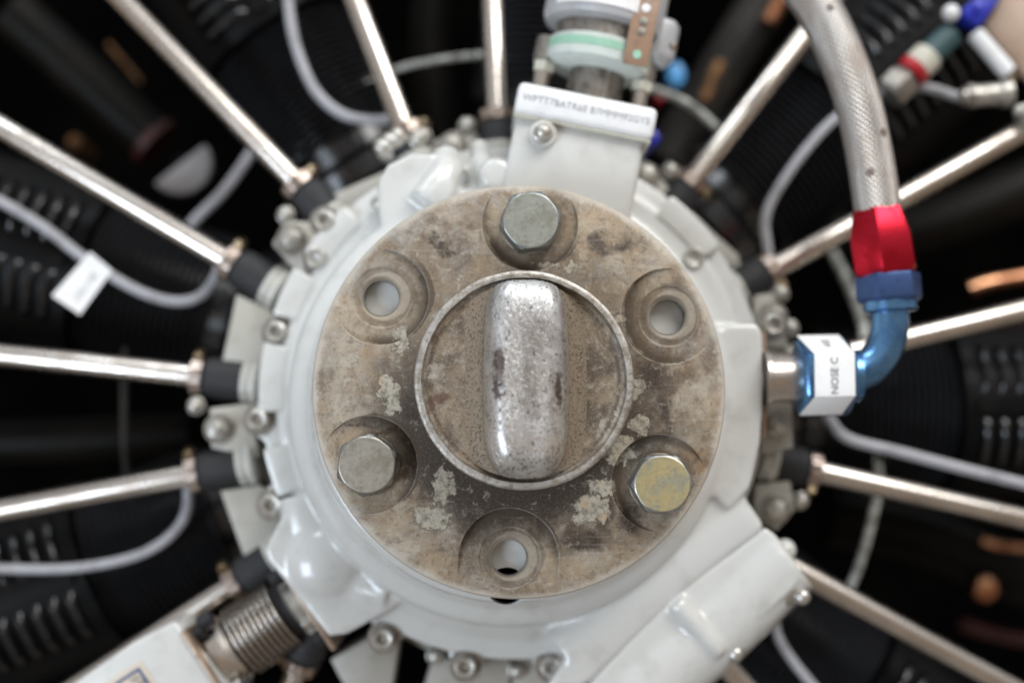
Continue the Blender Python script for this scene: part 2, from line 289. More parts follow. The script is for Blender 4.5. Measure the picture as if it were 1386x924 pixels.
# ---------------------------------------------------------------- geometry collector (engine axes)
def V(*a): return Vector(a)
def basis(d, hint=None):
    d = d.normalized(); h = hint if hint is not None else (V(0,0,1) if abs(d.z) < .9 else V(0,1,0))
    u = (h - d*h.dot(d)).normalized(); return u, d.cross(u), d       # angle 0 looks along u (towards the viewer)
class G:
    def __init__(s): s.v = []; s.f = []; s.uv = {}
    def add(s, vs_, fs_):
        k = len(s.v); s.v += [Vector(a) for a in vs_]; s.f += [tuple(i+k for i in f) for f in fs_]; return s
    def lathe(s, o, d, prof, seg=40, a0=0., a1=2*PI, caps=True, mod=None, hint=None):
        u, w, d = basis(d, hint); full = abs(a1-a0-2*PI) < 1e-6; n = seg if full else seg+1; vs_ = []
        for (r, t) in prof:
            for i in range(n):
                a = a0+(a1-a0)*i/seg; rr = r*(mod(i, t) if mod else 1)
                vs_.append(o+d*t+u*(rr*math.cos(a))+w*(rr*math.sin(a)))
        fs_ = []
        for j in range(len(prof)-1):
            for i in range(seg):
                k = (i+1) % n if full else i+1
                fs_.append((j*n+i, j*n+k, (j+1)*n+k, (j+1)*n+i))
        if caps and full:
            if prof[0][0] > 1e-6: fs_.append(tuple(range(n-1, -1, -1)))
            if prof[-1][0] > 1e-6: fs_.append(tuple((len(prof)-1)*n+i for i in range(n)))
        return s.add(vs_, fs_)
    def ringlathe(s, o, d, prof, seg=40, **k):                       # closed profile
        return s.lathe(o, d, prof+[prof[0]], seg, caps=False, **k)
    def sector(s, o, d, r0, r1, t0, t1, a0, a1, seg=10, hint=None):   # solid arc segment
        u, w, d = basis(d, hint); vs_ = []; fs_ = []
        for i in range(seg+1):
            a = a0+(a1-a0)*i/seg; e_ = u*math.cos(a)+w*math.sin(a)
            vs_ += [o+d*t0+e_*r0, o+d*t0+e_*r1, o+d*t1+e_*r1, o+d*t1+e_*r0]
        for i in range(seg):
            for k in range(4): fs_.append((4*i+k, 4*i+(k+1) % 4, 4*i+4+(k+1) % 4, 4*i+4+k))
        fs_ += [(3,2,1,0), tuple(4*seg+k for k in range(4))]
        return s.add(vs_, fs_)
    def tube(s, pts, r, seg=14, sub=8, caps=True):
        pts = [Vector(p) for p in pts]
        if sub > 1 and len(pts) > 2:
            q = [pts[0]*2-pts[1]]+pts+[pts[-1]*2-pts[-2]]; out = []
            for i in range(1, len(q)-2):
                for k in range(sub):
                    t = k/sub; a, b, c, d = q[i-1:i+3]
                    out.append(.5*((2*b)+(c-a)*t+(2*a-5*b+4*c-d)*t*t+(3*b-a-3*c+d)*t**3))
            out.append(pts[-1]); pts = out
        up = None; vs_ = []; L = 0.; base = len(s.v)
        for i, p in enumerate(pts):
            d = (pts[min(i+1, len(pts)-1)]-pts[max(i-1, 0)]).normalized()
            up = (V(0,0,1) if abs(d.z) < .9 else V(0,1,0)) if up is None else up
            up = (up-d*up.dot(d)).normalized(); w = d.cross(up)
            if i: L += (p-pts[i-1]).length
            rr = r(i/(len(pts)-1)) if callable(r) else r
            for k in range(seg):
                a = 2*PI*k/seg; vs_.append(p+up*(rr*math.cos(a))+w*(rr*math.sin(a)))
                s.uv[base+i*seg+k] = (k/seg, L)
        n = len(pts); fs_ = [(i*seg+k, i*seg+(k+1) % seg, (i+1)*seg+(k+1) % seg, (i+1)*seg+k) for i in range(n-1) for k in range(seg)]
        if caps: fs_ += [tuple(range(seg-1, -1, -1)), tuple((n-1)*seg+k for k in range(seg))]
        return s.add(vs_, fs_)
    def prism(s, poly, z0, z1, z0b=None):
        """poly: engine (x,y) pairs, extruded from z0 to z1"""
        n = len(poly); vs_ = [V(p[0], p[1], z0) for p in poly]+[V(p[0], p[1], z1) for p in poly]
        fs_ = [tuple(range(n-1, -1, -1)), tuple(range(n, 2*n))]+[(i, (i+1) % n, n+(i+1) % n, n+i) for i in range(n)]
        return s.add(vs_, fs_)
    def box(s, c, ux, uy, uz):
        vs_ = [c+ux*a+uy*b+uz*d for a in (-1,1) for b in (-1,1) for d in (-1,1)]
        return s.add(vs_, [(0,1,3,2),(4,6,7,5),(0,4,5,1),(2,3,7,6),(0,2,6,4),(1,5,7,3)])
    def ball(s, c, r, seg=16, sc_=(1,1,1)):
        prof = [(max(1e-7, r*math.sin(PI*i/8)), -r*math.cos(PI*i/8)) for i in range(9)]
        g = G().lathe(V(0,0,0), V(0,0,1), prof, seg, caps=False)
        return s.add([V(p.x*sc_[0], p.y*sc_[1], p.z*sc_[2])+c for p in g.v], g.f)
def pxpoly(pts, z): return [tuple(P(x, y, z)[:2]) for x, y in pts]
def tag(o, label=None, cat=None, group=None, kind=None):
    if label: o['label'] = label
    if cat: o['category'] = cat
    if group: o['group'] = group
    if kind: o['kind'] = kind
    return o
def wloc(o):
    p = Vector(o.location)
    return p if o.parent is None else p+wloc(o.parent)
def thing(name, eloc, label, cat, group=None):
    o = bpy.data.objects.new(name, None); COL.objects.link(o); o.location = W(eloc); o.empty_display_size = .01
    return tag(o, label, cat, group)
def mesh_of(name, g, m, org, bevel=0., segs=2, angle=34):
    me = bpy.data.meshes.new(name); me.from_pydata([W(p-org) for p in g.v], [], g.f)
    bm = bmesh.new(); bm.from_mesh(me)
    if g.uv:
        lay = bm.loops.layers.uv.new('UVMap'); n = {}
        bm.verts.ensure_lookup_table()
        for f in bm.faces:
            us = [g.uv.get(l.vert.index, (0,0)) for l in f.loops]; wrap = max(u[0] for u in us)-min(u[0] for u in us) > .5
            for l, u in zip(f.loops, us): l[lay].uv = (u[0]+1 if wrap and u[0] < .5 else u[0], u[1])
    bmesh.ops.remove_doubles(bm, verts=bm.verts, dist=1e-6)
    bmesh.ops.recalc_face_normals(bm, faces=bm.faces)
    if bevel:
        ed = [e_ for e_ in bm.edges if len(e_.link_faces) == 2 and e_.calc_face_angle(0) > math.radians(28)]
        bmesh.ops.bevel(bm, geom=ed, offset=bevel, segments=segs, affect='EDGES', profile=.5, clamp_overlap=True)
    bm.to_mesh(me); bm.free()
    me.polygons.foreach_set('use_smooth', [True]*len(me.polygons)); me.set_sharp_from_angle(angle=math.radians(angle))
    me.materials.append(m); return me
def mk(name, g, m, parent=None, org=None, **k):
    if org is None:
        org = V(0,0,0)
        for p in g.v: org += p
        org = org/len(g.v)
    me = mesh_of(name, g, m, org, **k); o = bpy.data.objects.new(name, me); COL.objects.link(o)
    o.location = W(org)
    if parent is not None: o.parent = parent; o.location = W(org)-wloc(parent)
    return o
def put(name, me, pos, d, parent=None, spin=0.):
    """an object sharing mesh ME (built round +z) standing at POS along D"""
    o = bpy.data.objects.new(name, me); COL.objects.link(o)
    q = W(d).to_track_quat('-Y', 'Z'); o.rotation_euler = (q.to_matrix() @ Matrix.Rotation(spin, 3, 'Y')).to_euler()
    o.location = W(pos)-(wloc(parent) if parent else V(0,0,0)); o.parent = parent; return o
def proto(name, g, m, **k): return mesh_of(name, g, m, V(0,0,0), **k)
ZP = V(0,0,1); O0 = V(0,0,0)
# shared little meshes, axis +z
gs = G().lathe(O0, ZP, [(.0036,.0028),(.0036,.0062),(.0056,.0066),(.0068,.0058),(.0071,.0045),(.0071,0)], 24, caps=False)
gs.lathe(O0, ZP, [(.0001,.0030),(.0037,.0028)], 6, caps=False)
M_SCREW = proto('socket_screw', gs, STEEL)
gs2 = G().lathe(O0, ZP, [(.0105,0),(.0105,.0022),(.0098,.0028),(.0080,.0028)], 28)
M_WASH = proto('washer', gs2, DSTEEL)
def hexprof(R, h): return [(R,0),(R,h*.8),(R*.86,h)]
M_NUT = proto('nut', G().lathe(O0, ZP, hexprof(.0078,.008), 6).lathe(V(0,0,0), ZP, [(.0042,.0079),(.0042,.012),(.0034,.0128)], 18), STEEL, bevel=.0005)
M_ACORN = proto('acorn_nut', G().lathe(O0, ZP, [(.0062,0),(.0062,.004),(.0054,.0044),(.0054,.007),(.0042,.0095),(.002,.0108),(.0001,.011)], 20), STEEL)
M_GLAND = proto('gland_nut', G().lathe(O0, ZP, [(.0150,0),(.0150,.004),(.0138,.0044),(.0138,.006),(.0155,.0064),(.0155,.0105),(.0128,.012)], 12), WHITE2, bevel=.0005)
M_BHEAD = proto('bolt', G().lathe(O0, ZP, [(.0078,0),(.0078,.0055),(.0066,.0068)], 6), STEEL, bevel=.0006)

# ================================================================ firewall behind, black to fill the dark gaps
o = mk('firewall', G().box(V(0,0,-.62), V(1.3,0,0), V(0,1.0,0), V(0,0,.01)), VOID); tag(o, kind='structure')

# ================================================================ nose case
nc = thing('nose_case', V(0,0,-.07), 'glossy grey white engine nose casing around the corroded round flange', 'engine casing')
cast = G()
prof = [(.001,-.0195),(.1090,-.0195),(.1185,-.0215),(.1250,-.030),(.1265,-.044),(.1300,-.053),(.1375,-.0565),(.1418,-.0610),(.1432,-.070),(.1436,-.092),(.147,-.0985),(.156,-.101),(.158,-.13),(.001,-.131)]
cast.lathe(V(-.0045,-.0060,0), ZP, [(max(r_-.0035, .001) if r_ > .12 else r_, z_) for r_, z_ in prof], 128, caps=False)
cast.lathe(O0, ZP, [(.001,-.1005),(.154,-.1005),(.157,-.103),(.158,-.13),(.001,-.131)], 96, caps=False)
# skirt at the bottom, from the ring out to the rim screws
PARTS = []
# bolted rim with swellings round the screws
SCREWS = [(430,350),(375,450),(350,568),(368,683),(520,860),(630,898),(745,898),(938,350),(1046,440),(440,300)]
sc_pos = [P(x, y, -.104) for x, y in SCREWS]
def rim_r(a):
    r = .1665
    for p in sc_pos[:8]:
        d = (a-math.atan2(p.y, p.x)+PI) % (2*PI)-PI; pr = math.hypot(p.x, p.y)
        r = max(r, r+(pr+.0085-r)*math.exp(-(d/.065)**4))
    return r
poly = [(rim_r(2*PI*i/240)*math.cos(2*PI*i/240), rim_r(2*PI*i/240)*math.sin(2*PI*i/240)) for i in range(240)]
mk('bolted_rim', G().prism(poly, -.128, -.106), WHITE, nc, bevel=.0015)
for i, p in enumerate(sc_pos):
    w_ = put('washer', M_WASH, V(p.x, p.y, -.1062 if i not in (4,5,6) else -.0985), ZP, nc); s_ = put('socket_screw', M_SCREW, V(p.x, p.y, -.1035 if i not in (4,5,6) else -.096), ZP, nc, spin=i)
# raised pads between the screws on the left, as separate castings steps
def arc_pad(a0, a1, r0, r1, z0, z1):
    n = 10; A = [math.radians(a0+(a1-a0)*i/n) for i in range(n+1)]
    return [(r1*math.cos(a), r1*math.sin(a)) for a in A]+[(r0*math.cos(a), r0*math.sin(a)) for a in reversed(A)]
for a0, a1 in ((150,161.5),(168,184),(192,203.5),(132,146),(36,52),(62,68)):
    mk('rim_step', G().prism(arc_pad(a0, a1, .151, .1680, 0, 0), -.1062, -.0985), WHITE, nc, bevel=.002)
# right hand boss with the oil port
g = G().prism(pxpoly([(962,452),(985,437),(1024,437),(1033,448),(1035,520),(1030,600),(1016,660),(985,690),(955,660)], -.062), -.115, -.062)
cast.add(g.v, g.f)
g = G().prism(pxpoly([(1031,446),(1037,450),(1038,590),(1031,592)], -.075), -.112, -.075)
mk('port_gasket', g, TAN, nc)
g = G().prism(pxpoly([(1030,545),(1072,545),(1074,606),(1030,614)], -.10), -.125, -.10)
lg = mk('side_lug', g, PADG, nc, bevel=.001)
put('nut', M_NUT, P(1050,577,-.10), ZP, lg)
# lower left bulge and coupling seat
g = G().prism(pxpoly([(398,672),(372,715),(357,745),(362,758),(445,862),(470,858),(528,826),(560,800),(500,700),(440,650)], -.080), -.13, -.080)
cast.add(g.v, g.f)
c = P(440,760,-.083); g = G().ball(c, MPP(-.083)*50, 40, (1.0,1.0,.55)).tube([P(452,776,-.092), P(432,735,-.092), P(415,700,-.094), P(410,670,-.095)], MPP(-.083)*34, 24).tube([P(440,760,-.094), P(480,785,-.092), P(530,800,-.088)], MPP(-.083)*30, 24)
cast.add(g.v, g.f)
c = P(412,712,-.085); 
# lower right ridge, left of the seam
g = G().prism(pxpoly([(955,650),(985,648),(1004,664),(1036,712),(905,806),(788,930),(740,930),(772,880),(862,800)], -.066), -.13, -.066).tube([P(1000,690,-.0925), P(900,770,-.0925), P(770,890,-.0925)], .028, 32)
cast.add(g.v, g.f)
# top left bosses
g = G().prism(pxpoly([(510,248),(524,222),(560,206),(596,208),(612,224),(628,262),(640,300),(520,320),(512,290)], -.056), -.125, -.056)
cast.add(g.v, g.f)
g = G().tube([P(572,275,-.050), P(602,238,-.056), P(604,214,-.072)], MPP(-.08)*22, 20)
cast.add(g.v, g.f)
c = P(592,262,-.06); cast.lathe(V(c.x,c.y,-.1), ZP, [(.012,0),(.012,.052),(.0095,.056),(.0001,.056)], 28)
g = G().tube([P(648,198,-.085), P(655,225,-.068), P(668,254,-.054)], MPP(-.08)*15, 16)
cast.add(g.v, g.f)
c = P(672,240,-.06); cast.lathe(V(c.x,c.y,-.1), ZP, [(.0115,0),(.0115,.048),(.0095,.052),(.0001,.052)], 28)
g = G().prism(pxpoly([(628,230),(636,212),(690,212),(700,262),(640,270)], -.066), -.125, -.066)
cast.add(g.v, g.f)
g = G(); n_ = 24                                     # sloping skirt, bottom
for i in range(n_+1):
    t = math.radians(236+74*i/n_)
    for r_, z_ in ((.11,-.126),(.171,-.126),(.171,-.097),(.158,-.092),(.1400,-.070),(.11,-.070)): g.v.append(V(r_*math.cos(t), r_*math.sin(t), z_))
for i in range(n_):
    for k in range(6): g.f.append((6*i+k, 6*i+(k+1) % 6, 6*i+6+(k+1) % 6, 6*i+6+k))
g.f += [(5,4,3,2,1,0), tuple(6*n_+k for k in range(6))]
cast.add(g.v, g.f)
def blend(name, g_, m, parent, vox, it, org, cut=None):
    """fuse overlapping solids into one smooth casting"""
    me = mesh_of(name, g_, m, org); o_ = bpy.data.objects.new(name, me); COL.objects.link(o_)
    md = o_.modifiers.new('r', 'REMESH'); md.mode = 'VOXEL'; md.voxel_size = vox
    md = o_.modifiers.new('s', 'SMOOTH'); md.factor = .5; md.iterations = it
    d_ = bpy.context.evaluated_depsgraph_get(); d_.update()
    m2 = bpy.data.meshes.new_from_object(o_.evaluated_get(d_)); o_.modifiers.clear(); o_.data = m2
    m2.polygons.foreach_set('use_smooth', [True]*len(m2.polygons))
    if not m2.materials: m2.materials.append(m)
    o_.location = W(org); o_.parent = parent
    if parent: o_.location = W(org)-wloc(parent)
    return o_
c = P(686,794,-.0195)
body = blend('case_body', cast, WHITE, nc, .0015, 22, V(0,0,-.07))
hole = G().lathe(V(c.x,c.y,-.040), ZP, [(.0115,0),(.0115,.05)], 40)
me = mesh_of('cutter', hole, WHITE, V(0,0,-.07)); cu_ = bpy.data.objects.new('cutter', me); COL.objects.link(cu_); cu_.parent = nc; cu_.location = body.location
md = body.modifiers.new('b', 'BOOLEAN'); md.operation = 'DIFFERENCE'; md.solver = 'FAST'; md.object = cu_
d_ = bpy.context.evaluated_depsgraph_get(); d_.update()
m2 = bpy.data.meshes.new_from_object(body.evaluated_get(d_)); body.modifiers.clear(); body.data = m2; bpy.data.objects.remove(cu_)
mk('dark_hole_floor', G().lathe(V(c.x,c.y,-.0385), ZP, [(.0113,0),(.0113,.004),(.0001,.0045)], 32, caps=False), VOID, nc)  # black disc paints the darkness inside the cut hole
c = P(600,195,-.1)
for k, (x, y) in enumerate(((524,208),(534,200),(545,193))):
    put('acorn_nut', M_ACORN, P(x, y, -.10), V(-.6,.7,.3), nc)
for x, y in ((566,190),(515,278)): put('acorn_nut', M_ACORN, P(x, y, -.10), ZP, nc)
# ================================================================ accessory housing lower right
ah = thing('accessory_housing', P(960,830,-.07), 'glossy white angular housing bolted on along a dark seam, below right of the flange', 'engine housing')
g = G().prism(pxpoly([(1038,714),(1052,724),(1084,768),(1078,792),(1066,806),(976,876),(916,935),(792,935),(907,808)], -.066), -.125, -.0685)
hs_ = g.tube([P(1050,745,-.0985), P(960,835,-.0985), P(850,930,-.0985)], .033, 36)
g = G().tube([P(914,814,-.0685), P(935,838,-.0685), P(962,868,-.0695), P(972,880,-.073)], MPP(-.066)*15, 16)
hs_.add(g.v, g.f); blend('housing_shell', hs_, WHITE, ah, .0014, 18, P(960,830,-.07))
g = G().prism(pxpoly([(1075,790),(1084,800),(985,888),(930,940),(905,940),(975,872)], -.085), -.125, -.085)
mk('gasket_flange', g, DSTEEL, ah, bevel=.001)
for x, y in ((1068,803),(978,880)):
    bb = put('bolt', M_BHEAD, P(x-4, y-3, -.080), V(.5,-.5,.7), ah, spin=.4); put('acorn_nut', M_ACORN, P(x+9, y-1, -.082), V(.5,-.3,.8), ah)
c = P(1062,744,-.09); mk('side_knob', G().ball(c, .0075, 16), WHITE, ah)

# ================================================================ crankcase
cc = thing('crankcase', V(0,0,-.2), 'grey painted crankcase drum behind the white nose casing, ringed by black boots', 'crankcase')
poly = [(.192*math.cos(math.radians(23+40*k)), .192*math.sin(math.radians(23+40*k))) for k in range(9)]
mk('drum', G().prism(poly, -.34, -.150), PADG, cc, bevel=.003)
PADS = [[(320,398),(368,420),(372,500),(300,492)], [(298,664),(352,656),(400,700),(392,722),(332,758)], [(935,286),(1003,348),(966,374),(918,350),(912,310)],
        [(452,262),(530,228),(560,240),(500,310),(468,306)], [(447,892),(512,856),(540,870),(530,935),(470,935)], [(1022,452),(1062,468),(1070,520),(1020,520)], [(700,888),(790,880),(830,945),(690,945)], [(585,892),(690,890),(690,945),(570,945)]]
for p_ in PADS: mk('cylinder_pad', G().prism(pxpoly(p_, -.132), -.17, -.132), PADG, cc, bevel=.001)
LUGS = [(395,325,[(368,330),(385,298),(420,300),(450,340),(410,378)]), (297,580,[(283,552),(340,545),(350,620),(285,606)]), (612,200,[(588,188),(640,184),(650,240),(596,236)]),
        (1048,690,[(1022,655),(1070,650),(1076,690),(1052,718),(1022,700)]), (872,240,[(852,232),(880,222),(912,262),(880,300),(850,270)]), (938,350,[(915,340),(950,330),(965,372),(940,400)]), (1046,430,[(1020,400),(1050,395),(1068,470),(1020,470)])]
for x, y, p_ in LUGS:
    l = mk('mounting_lug', G().prism(pxpoly(p_, -.128), -.17, -.128), PADG, cc, bevel=.0015)
    q = P(x, y, -.128); put('washer', M_WASH, V(q.x,q.y,-.1285), ZP, l); put('nut', M_NUT, V(q.x,q.y,-.126), ZP, l, spin=x)
for x, y in ((267,549),(573,186),(632,172),(906,233),(1055,398),(1081,677),(388,292),(1068,445),(1040,640),(590,885),(700,905)):
    put('acorn_nut', M_ACORN, P(x, y, -.135), ZP, cc)

# ================================================================ cylinders
CYZ = -.235
def make_cylinder():
    R = V(1,0,0)
    root = thing('engine_cylinder', V(.19,0,CYZ), 'x', 'engine cylinder', 'black finned cylinders around the crankcase')
    o_ = V(0,0,CYZ)
    mk('base_flange', G().lathe(o_, R, [(.056,.192),(.056,.206),(.052,.209),(.046,.214),(.046,.226)], 48), BLACK, root)
    mk('barrel', G().lathe(o_, R, [(.0455,.222),(.0455,.50)], 48), BLACK, root)
    f = G()
    for k in range(18):
        x = .2290+k*.0053; f.ringlathe(o_, R, [(.045,x),(.0565,x+.0002),(.0580,x+.0010),(.0565,x+.0020),(.045,x+.0022)], 48)
    s_ = mk('cooling_fin_stack', f, FINM, root); s_['kind'] = 'stuff'
    mk('baffle', G().sector(o_, R, .0655, .0670, .322, .50, -1.45, 1.45, 40), BLACK2, root)
    mk('baffle_lip', G().sector(o_, R, .0560, .0690, .3215, .3245, -1.4, 1.4, 36), BLACK2, root)
    mk('centre_strap', G().sector(o_, R, .0670, .0695, .330, .50, -.07, .07, 4), BLACK2, root)
    # louvre: half-round ridge with tapered ends
    def louvre(x, a0, a1):
        g_ = G(); n = 10; sec = []
        for i in range(n+1):
            a = a0+(a1-a0)*i/n; e_ = V(0,0,1)*math.cos(a)+V(0,1,0)*math.sin(a)
            k = math.sin(PI*min(1, max(0, i/n)))**.35
            for j in range(7):
                b = PI*j/6; g_.v.append(o_+V(x-math.cos(b)*.0036,0,0)+e_*(.0667+math.sin(b)*.0058*k))
        for i in range(n):
            for j in range(6): g_.f.append((i*7+j, i*7+j+1, (i+1)*7+j+1, (i+1)*7+j))
        return g_
    cache = {}
    for sgn in (-1, 1):
        me = None
        for k in range(10):
            x = .337+k*.0125
            if me is None:
                o1 = mk('louvre', louvre(x, sgn*.13, sgn*.75), LOUV, root); me = o1
            else:
                c_ = me.copy(); COL.objects.link(c_); c_.parent = root; c_.location = me.location+V(k*.0125,0,0)
    return root
cyl = make_cylinder()
def copy_tree(o, parent=None):
    c_ = o.copy(); COL.objects.link(c_); c_.parent = parent
    for ch in list(o.children): copy_tree(ch, c_)
    return c_
CYL = [(163,'black finned cylinder on the left behind the paper tag'), (123,'black finned cylinder upper left behind the looped grey lead'), (83,'black finned cylinder at the top behind the propeller governor'),
       (41,'black finned cylinder upper right behind the braided hose'), (-1,'black finned cylinder on the right behind the blue elbow'), (202,'black finned cylinder lower left above the ribbed steel coupling'),
       (319,'black finned cylinder lower right below the white accessory housing')]
for i, (a, lab) in enumerate(CYL):
    c_ = cyl if i == 0 else copy_tree(cyl)
    t = math.radians(a); c_.location = W(V(.19*math.cos(t), .19*math.sin(t), CYZ)); c_.rotation_euler = (0, -t, 0); c_['label'] = lab

# ================================================================ pushrod tubes
M_CLAMPS = None
def pushrod(p_out, p_in, boot_px, lab, z_in=-.140, z_out=-.150, clamp=True, boot=True, rt=.0078):
    a = P(*p_out, z_out); b = P(*p_in, z_in); d = (b-a).normalized(); a = b-d*((b-a).length*1.25+.02)
    root = thing('pushrod_tube', b, lab, 'pushrod tube', 'bare metal pushrod tubes fanning out from the crankcase')
    mk('tube', G().lathe(a, d, [(rt*.97,0),(rt,.001),(rt,(b-a).length+.004)], 32), CHROME, root)
    s = MPP(z_in)
    if boot:
        L = boot_px*s
        g_ = G().lathe(b, d, [(.0100,-.001),(.0112,.0005),(.0118,.006),(.0128,.0075),(.0140,.0085),(.0142,L*.6),(.0138,L-.001),(.0128,L),(.008,L)], 36)
        mk('rubber_boot', g_, RUBBER, root)
        if clamp:
            g_ = G().lathe(b, d, [(.0118,-.0035),(.0126,-.003),(.0126,.0045),(.0118,.005)], 40, mod=lambda i, t: 1.055 if (i//2) % 2 else 1.0)
            cl = mk('hose_clamp', g_, CLAMPM, root)
            w_ = d.cross(ZP).normalized()
            mk('clamp_screw', G().lathe(b+w_*-.0125+ZP*.004-w_*.002, (w_*.3+ZP*.2+d*.0+V(0,0,.6)).normalized(), [(.0035,-.004),(.0035,.005),(.0025,.006)], 12), GOLD, cl)
        put('gland_nut', M_GLAND, b+d*(L-.001), d, root)
    return root
T = 'polished metal pushrod tube '
pushrod((165,0),(404,250),58, T+'slanting down from upper left, left of the looped lead')
pushrod((0,172),(312,355),62, T+'above the tagged grey lead, ending in a black boot')
pushrod((0,480),(268,509),66, T+'lying almost level on the left, at flange centre height')
pushrod((0,690),(262,641),66, T+'on the left just below the level one, rising towards its boot')
pushrod((480,0),(549,178),40, T+'between looped grey lead and short white wire')
pushrod((666,0),(673,158),44, T+'standing nearly upright left of the governor')
pushrod((1092,45),(934,247),54, T+'upper right passing behind the braided hose')
pushrod((1386,176),(1044,366),52, T+'rising to the right behind the red hose fitting')
pushrod((1386,420),(1110,486),30, T+'on the right passing behind the blue elbow')
pushrod((1386,702),(1100,637),56, T+'on the right sloping down below the labelled nut')
pushrod((1386,940),(1072,768),30, T+'lower right coming out behind the white accessory housing', boot=False)
pushrod((1040,965),(975,892),40, T+'short visible stub under the accessory housing at the bottom edge')
pushrod((110,925),(318,790),62, T+'lower left running beside the pale drain housing')
pushrod((380,960),(405,898),62, T+'short stub below the ribbed steel coupling')

# ================================================================ flange plate
fp = thing('flange_plate', V(0,0,-.018), 'round corroded brown metal flange with six bolt pockets and a central cap', 'flange plate')
g = G().lathe(O0, ZP, [(.001,-.0185),(.1203,-.0185),(.1218,-.017),(.1218,-.0100),(.1210,-.0088),(.1172,-.0078),(.1050,-.0050),(.092,-.0024),(.074,-.0002),(.066,0),(.001,0)], 180, caps=False)
plate = mk('plate', g, PLATE, fp, org=O0)
def cutter(g_, **k):
    me = mesh_of('cutter', g_, PLATE, O0, **k); o_ = bpy.data.objects.new('cutter', me); COL.objects.link(o_); return o_
cuts = []
for i in range(6):
    b = bolt_pos(i); rd = V(b.x, b.y, 0).normalized(); tn = V(-rd.y, rd.x, 0)
    if i == 3:
        pts = [b+tn*(.0292*math.cos(a))-rd*(.0292*math.sin(a)) for a in [PI*k/40 for k in range(41)]]
        pts += [b-tn*.0292+rd*.03, b+tn*.0292+rd*.03]; cuts.append(G().prism([(p.x,p.y) for p in pts], -.0074, .02))
    else:
        cuts.append(G().lathe(V(b.x,b.y,-.0076), ZP, [(.0284,0),(.0282,.03)], 72))
    cuts.append(G().lathe(V(b.x,b.y,-.03), ZP, [(.0112,0),(.0112,.0208),(.0134,.0224),(.0134,.05)], 48))
    cuts.append(G().lathe(V(b.x+.0005,b.y,-.0080), ZP, [(.0178,0),(.0178,.03)], 56))
for g_ in cuts:
    c_ = cutter(g_); md = plate.modifiers.new('b', 'BOOLEAN'); md.operation = 'DIFFERENCE'; md.solver = 'EXACT'; md.object = c_
dg = bpy.context.evaluated_depsgraph_get(); dg.update()
me2 = bpy.data.meshes.new_from_object(plate.evaluated_get(dg)); plate.modifiers.clear(); plate.data = me2
me2.polygons.foreach_set('use_smooth', [True]*len(me2.polygons)); me2.set_sharp_from_angle(angle=math.radians(30))
for o_ in [x for x in COL.objects if x.name.startswith('cutter')]: bpy.data.objects.remove(o_)
for i, (m, lab, sp_) in {0: (BOLT_G, 'grey green hex bolt head', .15), 4: (BOLT_S, 'rounded stained grey bolt head', .4), 2: (BOLT_Y, 'yellow zinc hex bolt head', 0.)}.items():
    b = bolt_pos(i)
    R_ = .0186; rr = R_*.875
    # hex prism intersected with a cone-chamfered top: facets rise to a round face
    g_ = G(); N = 72; rings = []
    for (fr, z_) in ((1., 0.), (1., .0130), (.965, .0150), (.90, .0165), (.845, .0172), (.60,.0173), (.02, .0173)):
        ring = []
        for k in range(N):
            a = 2*PI*k/N+sp_; ah_ = ((a-sp_) % (PI/3))-PI/6; hexr = rr/math.cos(ah_)
            r_ = min(hexr, R_*fr*1.0) if fr > .9 else min(hexr, rr*fr/.88)
            ring.append(V(b.x+r_*math.cos(a), b.y+r_*math.sin(a), z_-.0062))
        rings.append(ring)
    vs_ = [p for r_ in rings for p in r_]; fs_ = [(j*N+k, j*N+(k+1) % N, (j+1)*N+(k+1) % N, (j+1)*N+k) for j in range(len(rings)-1) for k in range(N)]
    fs_.append(tuple((len(rings)-1)*N+k for k in range(N)))
    g_.add(vs_, fs_)
    h_ = mk('hex_bolt', g_, m, fp, angle=22); h_['label'] = lab
    mk('washer', G().lathe(V(b.x,b.y,-.0086), ZP, [(.0174,0),(.0176,.0022),(.0168,.0028),(.010,.0028)], 48), WASH, h_)
    mk('shank', G().lathe(V(b.x,b.y,-.027), ZP, [(.0095,0),(.0095,.02)], 24), DSTEEL, h_)
for i in (1, 3, 5):
    b = bolt_pos(i); mk('bushing', G().ringlathe(V(b.x,b.y,-.0182), ZP, [(.0104,0),(.01115,0),(.01115,.0085),(.0104,.0085)], 40), DSTEEL, fp)

# ================================================================ cap with worn bar
cap0 = P(709.5, 514, .030)
cap = thing('hub_cap', V(cap0.x, cap0.y, 0), 'round pitted metal cap with a raised worn silver bar, on the middle of the flange', 'hub cap')
def nz(p, s): return noise.noise(Vector(p)*s)
g = G(); NA, rads = 160, []
prof = [(.0624,.0002),(.0622,.012),(.0619,.024),(.0617,.0298),(.0612,.0306),(.0595,.0309),(.0576,.0308),(.0572,.0300),(.0568,.0272),(.0560,.0263),(.0500,.0262),(.03,.0262),(.001,.0262)]
for (r_, z_) in prof:
    for k in range(NA):
        a = 2*PI*k/NA; q = (math.cos(a)*r_, math.sin(a)*r_, 0)
        dr = nz(q, 60)*.0004 if r_ > .05 and z_ > .02 else 0; dz = nz(q, 60)*.0002 if z_ > .02 else 0
        rr = r_+dr; g.v.append(V(cap0.x+math.cos(a)*rr, cap0.y+math.sin(a)*rr, z_+dz))
g.f = [(j*NA+k, j*NA+(k+1) % NA, (j+1)*NA+(k+1) % NA, (j+1)*NA+k) for j in range(len(prof)-1) for k in range(NA)]
dish_org = V(cap0.x, cap0.y, .027)
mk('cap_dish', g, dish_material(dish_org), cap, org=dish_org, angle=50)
bc = P(713, 508, .045); NX, NY = 150, 220; HX, HY, HH = .0400, .0600, .0265
g = G()
